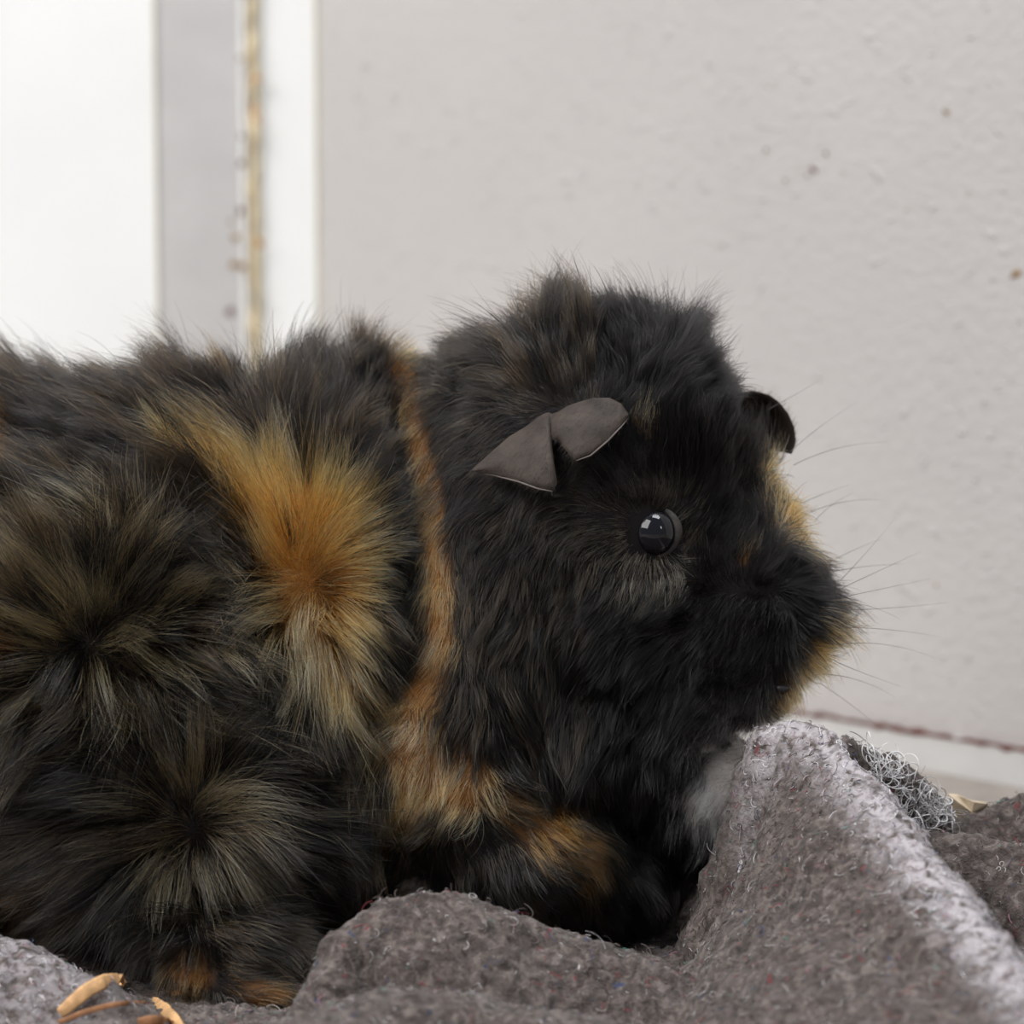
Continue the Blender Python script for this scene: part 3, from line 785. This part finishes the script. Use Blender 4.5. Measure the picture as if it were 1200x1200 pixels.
# ------------------------------------------------------------------ ears
M_ear = principled('ear_skin', (0.042, 0.031, 0.025), 0.7, 0.3, noise_scale=260, var=.45, bump=.5, bump_scale=1200, bump_dist=.0002)
def loft_ear(name, cols, depth_fn, rows=9, sub=6, thick=3.0):
    cols = np.array(cols, float)
    m_ = len(cols); tt = np.linspace(0, m_ - 1, (m_ - 1) * sub + 1)
    f_ = [np.interp(tt, np.arange(m_), cols[:, q]) for q in range(4)]
    nc = len(tt); front, back = [], []
    for i in range(nc):
        for j in range(rows):
            s = j / (rows - 1)
            u = f_[0][i] + (f_[2][i] - f_[0][i]) * s; v = f_[1][i] + (f_[3][i] - f_[1][i]) * s
            wd = depth_fn(i / (nc - 1), s, u, v)
            th = thick * (1 - 0.6 * s) * math.sqrt(max(0.02, math.sin(math.pi * min(max(i / (nc - 1), .01), .99))))
            front.append(P(u, v, wd)); back.append(P(u, v, wd + th))
    vs = front + back; off = len(front); fs = []
    g = lambda i, j: i * rows + j
    for i in range(nc - 1):
        for j in range(rows - 1):
            fs.append((g(i, j), g(i, j + 1), g(i + 1, j + 1), g(i + 1, j)))
            fs.append((off + g(i, j), off + g(i + 1, j), off + g(i + 1, j + 1), off + g(i, j + 1)))
    for i in range(nc - 1):
        for j in (0, rows - 1):
            fs.append((g(i, j), g(i + 1, j), off + g(i + 1, j), off + g(i, j)))
    for j in range(rows - 1):
        for i in (0, nc - 1):
            fs.append((g(i, j), g(i, j + 1), off + g(i, j + 1), off + g(i, j)))
    me = mesh(name, vs, fs)
    b_ = bmesh.new(); b_.from_mesh(me); bmesh.ops.recalc_face_normals(b_, faces=b_.faces); b_.to_mesh(me); b_.free()
    return link(name, me, gp, M_ear)
we_ear = surf(645, 520)[2]
print('DEPTH eye', we, 'ear', we_ear)
near_cols = [(552, 551, 554, 553), (572, 533, 578, 557), (596, 512, 606, 564), (616, 500, 631, 573), (629, 490, 648, 576), (637, 485, 653, 566), (643, 483, 649, 540), (647, 485, 645, 516),
             (655, 482, 654, 514), (664, 476, 663, 528), (678, 471, 675, 540), (696, 466, 692, 534), (714, 466, 712, 517), (728, 473, 729, 499), (736, 484, 737, 489)]
def near_depth(t, s, u, v):
    loc = surf(u, v)[2] or we_ear
    base_ = min(loc, we_ear + 15)
    fold = 5 * math.exp(-((t - 0.47) / 0.07) ** 2)       # the crease between the two lobes
    flare = 26 * math.sin(math.pi * min(1, t / 0.45)) if t < .45 else 20 * math.sin(math.pi * (t - .45) / .55)
    return base_ - 10 + fold - flare * s * 1.1 - 7 * math.sin(math.pi * s)
ear1 = loft_ear('ear', near_cols, near_depth)
# dark hollow behind the fold is left open; far ear is a cupped leaf seen over the brow
def far_ear():
    vs = []; fs = []
    nr, ns = 22, 12
    c0 = (858, 520)
    out_ = [(838, 478), (860, 464), (882, 457), (902, 463), (914, 472), (924, 485), (931, 501), (933, 518), (928, 532)]
    out_ = np.array(out_, float)
    tt = np.linspace(0, len(out_) - 1, nr)
    ou = np.interp(tt, range(len(out_)), out_[:, 0]); ov = np.interp(tt, range(len(out_)), out_[:, 1])
    for side in (0, 1):
        for i in range(nr):
            for j in range(ns):
                s = j / (ns - 1)
                u = c0[0] + (ou[i] - c0[0]) * s; v = c0[1] + (ov[i] - c0[1]) * s
                wd = 105 + 55 * math.sin(math.pi * s * 0.62) - 42 * s ** 3 + side * (8.0 - 2.5 * s)
                vs.append(P(u, v, wd))
    g = lambda sd, i, j: sd * nr * ns + i * ns + j
    for sd in (0, 1):
        for i in range(nr - 1):
            for j in range(ns - 1):
                fs.append((g(sd, i, j), g(sd, i + 1, j), g(sd, i + 1, j + 1), g(sd, i, j + 1)))
    for i in range(nr - 1):
        fs.append((g(0, i, ns - 1), g(0, i + 1, ns - 1), g(1, i + 1, ns - 1), g(1, i, ns - 1)))
    for i in (0, nr - 1):
        for j in range(ns - 1):
            fs.append((g(0, i, j), g(0, i, j + 1), g(1, i, j + 1), g(1, i, j)))
    me = mesh('ear', vs, fs)
    b_ = bmesh.new(); b_.from_mesh(me); bmesh.ops.remove_doubles(b_, verts=b_.verts, dist=1e-6); bmesh.ops.recalc_face_normals(b_, faces=b_.faces); b_.to_mesh(me); b_.free()
    return link('ear', me, gp, M_ear)
ear2 = far_ear()
# fine down on the near ear and hairs at the mouth of the far ear
def down(ear, n, L0, dir2, name='ear_down', rad=0.000016, col=(0.03, 0.022, 0.017)):
    p_, n_ = mesh_samples(ear.data, n, lambda c, nn: np.clip(-(nn @ FWD), 0.02, 1))
    d = np.tile(norm(np.array(dir2, float)), (n, 1))
    q, _ = grow(p_, n_, d, np.full(n, L0), np.full(n, .12), wild=.12)
    make_hair(name, q, rad * taper[None, :] * np.ones((n, 1)), np.tile(col, (n, 1)) * rng.uniform(.5, 1.5, (n, 1)), M_fur, gp, kind='stuff')
down(ear1, 3500, 13, (-.6, .8))
def rim(cols, depth_fn, i0, i1, r=1.1):
    cols = np.array(cols, float); line = []
    for x in np.linspace(i0, i1, 40):
        u = np.interp(x, range(len(cols)), cols[:, 2]); v = np.interp(x, range(len(cols)), cols[:, 3])
        line.append(P(u, v, depth_fn(x / (len(cols) - 1), 1, u, v) - .3))
    line = np.array(line); vs, fs = [], []
    for i, p in enumerate(line):
        d = norm(line[min(i + 1, 39)] - line[max(i - 1, 0)]); a = norm(np.cross(d, FWD)); b = np.cross(d, a)
        rr = r * K * math.sqrt(max(.05, math.sin(math.pi * (i + .5) / 40)))
        for j in range(6): vs.append(p + (a * math.cos(j * math.pi / 3) + b * math.sin(j * math.pi / 3)) * rr)
        if i:
            k = 6 * (i - 1)
            for j in range(6): fs.append((k + j, k + (j + 1) % 6, k + 6 + (j + 1) % 6, k + 6 + j))
    fs += [tuple(range(5, -1, -1)), tuple(range(len(vs) - 6, len(vs)))]
    link('ear_rim', mesh('ear_rim', vs, fs), ear1, M_rim)
M_rim = principled('ear_rim_skin', (0.13, 0.11, 0.10), 0.7, 0.3)
rim(near_cols, near_depth, 0.5, 4); rim(near_cols, near_depth, 10, 14)
down(ear2, 1500, 10, (.4, -.6))
# nostril
pn, nn_, wn = surf(915, 806)
M_nose = principled('nose_skin', (0.03, 0.025, 0.027), 0.4, 0.5, bump=.6, bump_scale=1500, bump_dist=.0003)
if pn is not None:
    no = uv_ball('nose', pn + nn_ * 0.0002, 8 * K, M_nose, (1.3, .7, .6))

# whiskers: long, thin, each its own
M_wh = principled('whisker_keratin', (0.06, 0.055, 0.05), .4, .5)
def whisker(pts_, r):
    pts_ = np.array(pts_); m = len(pts_); vs, fs = [], []
    for i, p in enumerate(pts_):
        d = norm(pts_[min(i + 1, m - 1)] - pts_[max(i - 1, 0)])
        a = norm(np.cross(d, [0.1, .3, 1])); b = np.cross(d, a); rr = r * (1 - .85 * i / (m - 1))
        for j in range(4):
            an = j * math.pi / 2; vs.append(p + (a * math.cos(an) + b * math.sin(an)) * rr)
        if i:
            for j in range(4):
                k = 4 * (i - 1); fs.append((k + j, k + (j + 1) % 4, k + 4 + (j + 1) % 4, k + 4 + j))
    link('whisker', mesh('whisker', vs, fs), gp, M_wh)
WH = [(925, 530, 1005, 465, 90), (930, 545, 1040, 512, 60), (938, 590, 995, 562, 60), (950, 600, 1035, 580, 90), (955, 610, 1000, 572, 80), (975, 670, 1060, 655, 80), (985, 690, 1080, 640, 120), (985, 700, 1090, 672, 60),
      (990, 715, 1110, 700, 90), (990, 735, 1100, 740, 60), (985, 755, 1095, 765, 90), (978, 775, 1060, 800, 60), (965, 790, 1050, 812, 80), (960, 800, 1035, 850, 60), (900, 770, 870, 690, -40),
      (985, 680, 1050, 600, 100), (870, 790, 800, 850, -60), (860, 780, 790, 800, -70), (880, 820, 815, 872, -50), (900, 480, 960, 440, 60), (970, 660, 1035, 625, 70), (985, 705, 1055, 720, 30)]
for (u0, v0, u1, v1, dw) in WH:
    p0, n0, w0 = surf(min(u0, 940), v0)
    w0 = 60 if p0 is None else w0
    bow = random.uniform(-.12, .12)
    line = []
    for s in np.linspace(0, 1, 10):
        u = u0 + (u1 - u0) * s - (v1 - v0) * bow * 4 * s * (1 - s) * .5; v = v0 + (v1 - v0) * s + (u1 - u0) * bow * 4 * s * (1 - s) * .5 + 6 * s * s
        line.append(P(u, v, w0 + (dw if dw > 0 else dw) * s * .6 + 6))
    whisker(line, 0.00005)
# claws on the hind foot
M_claw = principled('dark_claw', (0.10, 0.07, 0.05), .4, .5)
for (u, v, w_) in [(345, 1178, -128)]:
    whi = [P(u + 22 * s, v + 10 * s + 6 * s * s, w_) for s in np.linspace(0, 1, 6)]
    vs, fs = [], []
    for i, p in enumerate(whi):
        rr = .0007 * (1 - .8 * i / 5)
        for j in range(8):
            an = j * math.pi / 4; vs.append(p + (UP * math.cos(an) + FWD * math.sin(an)) * rr)
        if i:
            for j in range(8):
                k = 8 * (i - 1); fs.append((k + j, k + (j + 1) % 8, k + 8 + (j + 1) % 8, k + 8 + j))
    fs.append(tuple(range(len(vs) - 8, len(vs))))
    link('claw', mesh('claw', vs, fs), gp, M_claw)

# ------------------------------------------------------------------ bits of straw and paper on the blanket
M_straw = principled('pale_straw', (0.62, 0.36, 0.17), .6, .3, noise_scale=500, var=.3, bump=.5, bump_scale=900)
M_straw2 = principled('brown_straw', (0.28, 0.13, 0.06), .6, .3, noise_scale=500, var=.3, bump=.5, bump_scale=900)
def straw(path, width, mat, label, arch=0.0, cat='straw', name='straw'):
    path = np.array(path, float); m_ = len(path)
    tt = np.linspace(0, m_ - 1, 26)
    q = np.stack([np.interp(tt, range(m_), path[:, k]) for k in range(3)], 1)
    q[:, 0] = np.convolve(np.pad(q[:, 0], 2, 'edge'), np.ones(5) / 5, 'valid'); q[:, 1] = np.convolve(np.pad(q[:, 1], 2, 'edge'), np.ones(5) / 5, 'valid')
    line = []
    for i, (u, v, h) in enumerate(q):
        r = (u - 600) / F * RIGHT + (600 - v) / F * UP + FWD
        hit = bvh_b.ray_cast(Vector(CAMP), Vector(r).normalized())
        p = np.array(hit[0]) if hit[0] is not None else PZ(u, v, .01)
        line.append(p - norm(r) * (0.0011 + h))
    line = np.array(line)
    line[:, 1] = np.convolve(np.pad(line[:, 1], 3, 'edge'), np.ones(7) / 7, 'valid'); line[:, 2] = np.convolve(np.pad(line[:, 2], 3, 'edge'), np.ones(7) / 7, 'valid')
    vs, fs = [], []
    for i in range(len(line)):
        d = norm(line[min(i + 1, 25)] - line[max(i - 1, 0)])
        a = norm(np.cross(d, norm(CAMP - line[i]))); b = np.cross(a, d)
        wd = width * K * 1.25 * (1 - .5 * (i / 25) ** 3) * (1 - .35 * (1 - i / 25) ** 6)
        for j in range(8):
            an = 2 * math.pi * j / 8
            vs.append(line[i] + a * math.cos(an) * wd * .5 + b * math.sin(an) * wd * .09)
        if i:
            k = 8 * (i - 1)
            for j in range(8): fs.append((k + j, k + (j + 1) % 8, k + 8 + (j + 1) % 8, k + 8 + j))
    fs += [tuple(range(7, -1, -1)), tuple(range(len(vs) - 8, len(vs)))]
    o = link(name, mesh(name, vs, fs), None, mat, label=label, cat=cat, group='straw bits on the blanket')
    return o
straw([(68, 1192, 0), (90, 1170, .001), (118, 1149, .0015), (138, 1147, .0012), (147, 1156, .0)], 13, M_straw, 'thick pale bent straw with a hooked end, at the bottom left corner')
straw([(178, 1172, 0), (198, 1188, .0006), (222, 1215, .0005)], 12, M_straw, 'short pale straw running off the bottom edge beside the thin brown stem')
straw([(66, 1200, 0), (95, 1187, .0006), (135, 1176, .001), (175, 1174, .0008)], 5, M_straw2, 'thin brown stem lying between the two pale straws')
straw([(200, 1165, .0), (225, 1163, .0005), (246, 1166, 0)], 7, M_straw, 'small tan straw tucked under the hind foot')
straw([(160, 1198, 0), (185, 1195, .0008), (205, 1200, 0)], 9, M_straw2, 'short reddish brown straw at the very bottom of the picture')
# pale scrap beside the wall
sc_c = PZ(1122, 948, .004)
vs = []
out_ = [(1112, 932), (1124, 934), (1140, 938), (1158, 942), (1157, 956), (1152, 972), (1138, 968), (1122, 960)]
top_ = [PY(u, v, (0, .004, 0), Yn) for u, v in out_]
cen = np.mean(top_, 0)
vs = [p + np.array([0, .0015 * math.sin(i * 2.1), 0]) for i, p in enumerate(top_)] + [p + np.array([0, .0012 + .0015 * math.sin(i * 2.1), 0]) for i, p in enumerate(top_)] + [cen - np.array([0, .001, 0]), cen + np.array([0, .002, 0])]
n8 = len(top_)
fs = [(i, (i + 1) % n8, 2 * n8) for i in range(n8)] + [(n8 + (i + 1) % n8, n8 + i, 2 * n8 + 1) for i in range(n8)] + [(i, n8 + i, n8 + (i + 1) % n8, (i + 1) % n8) for i in range(n8)]
M_scrap = principled('cream_bark', (0.62, 0.50, 0.36), .8, .2, noise_scale=300, var=.3, bump=.5)
link('wood_chip', mesh('wood_chip', vs, fs, False), None, M_scrap, label='pale cream wood chip between blanket folds near the wall', cat='wood chip')
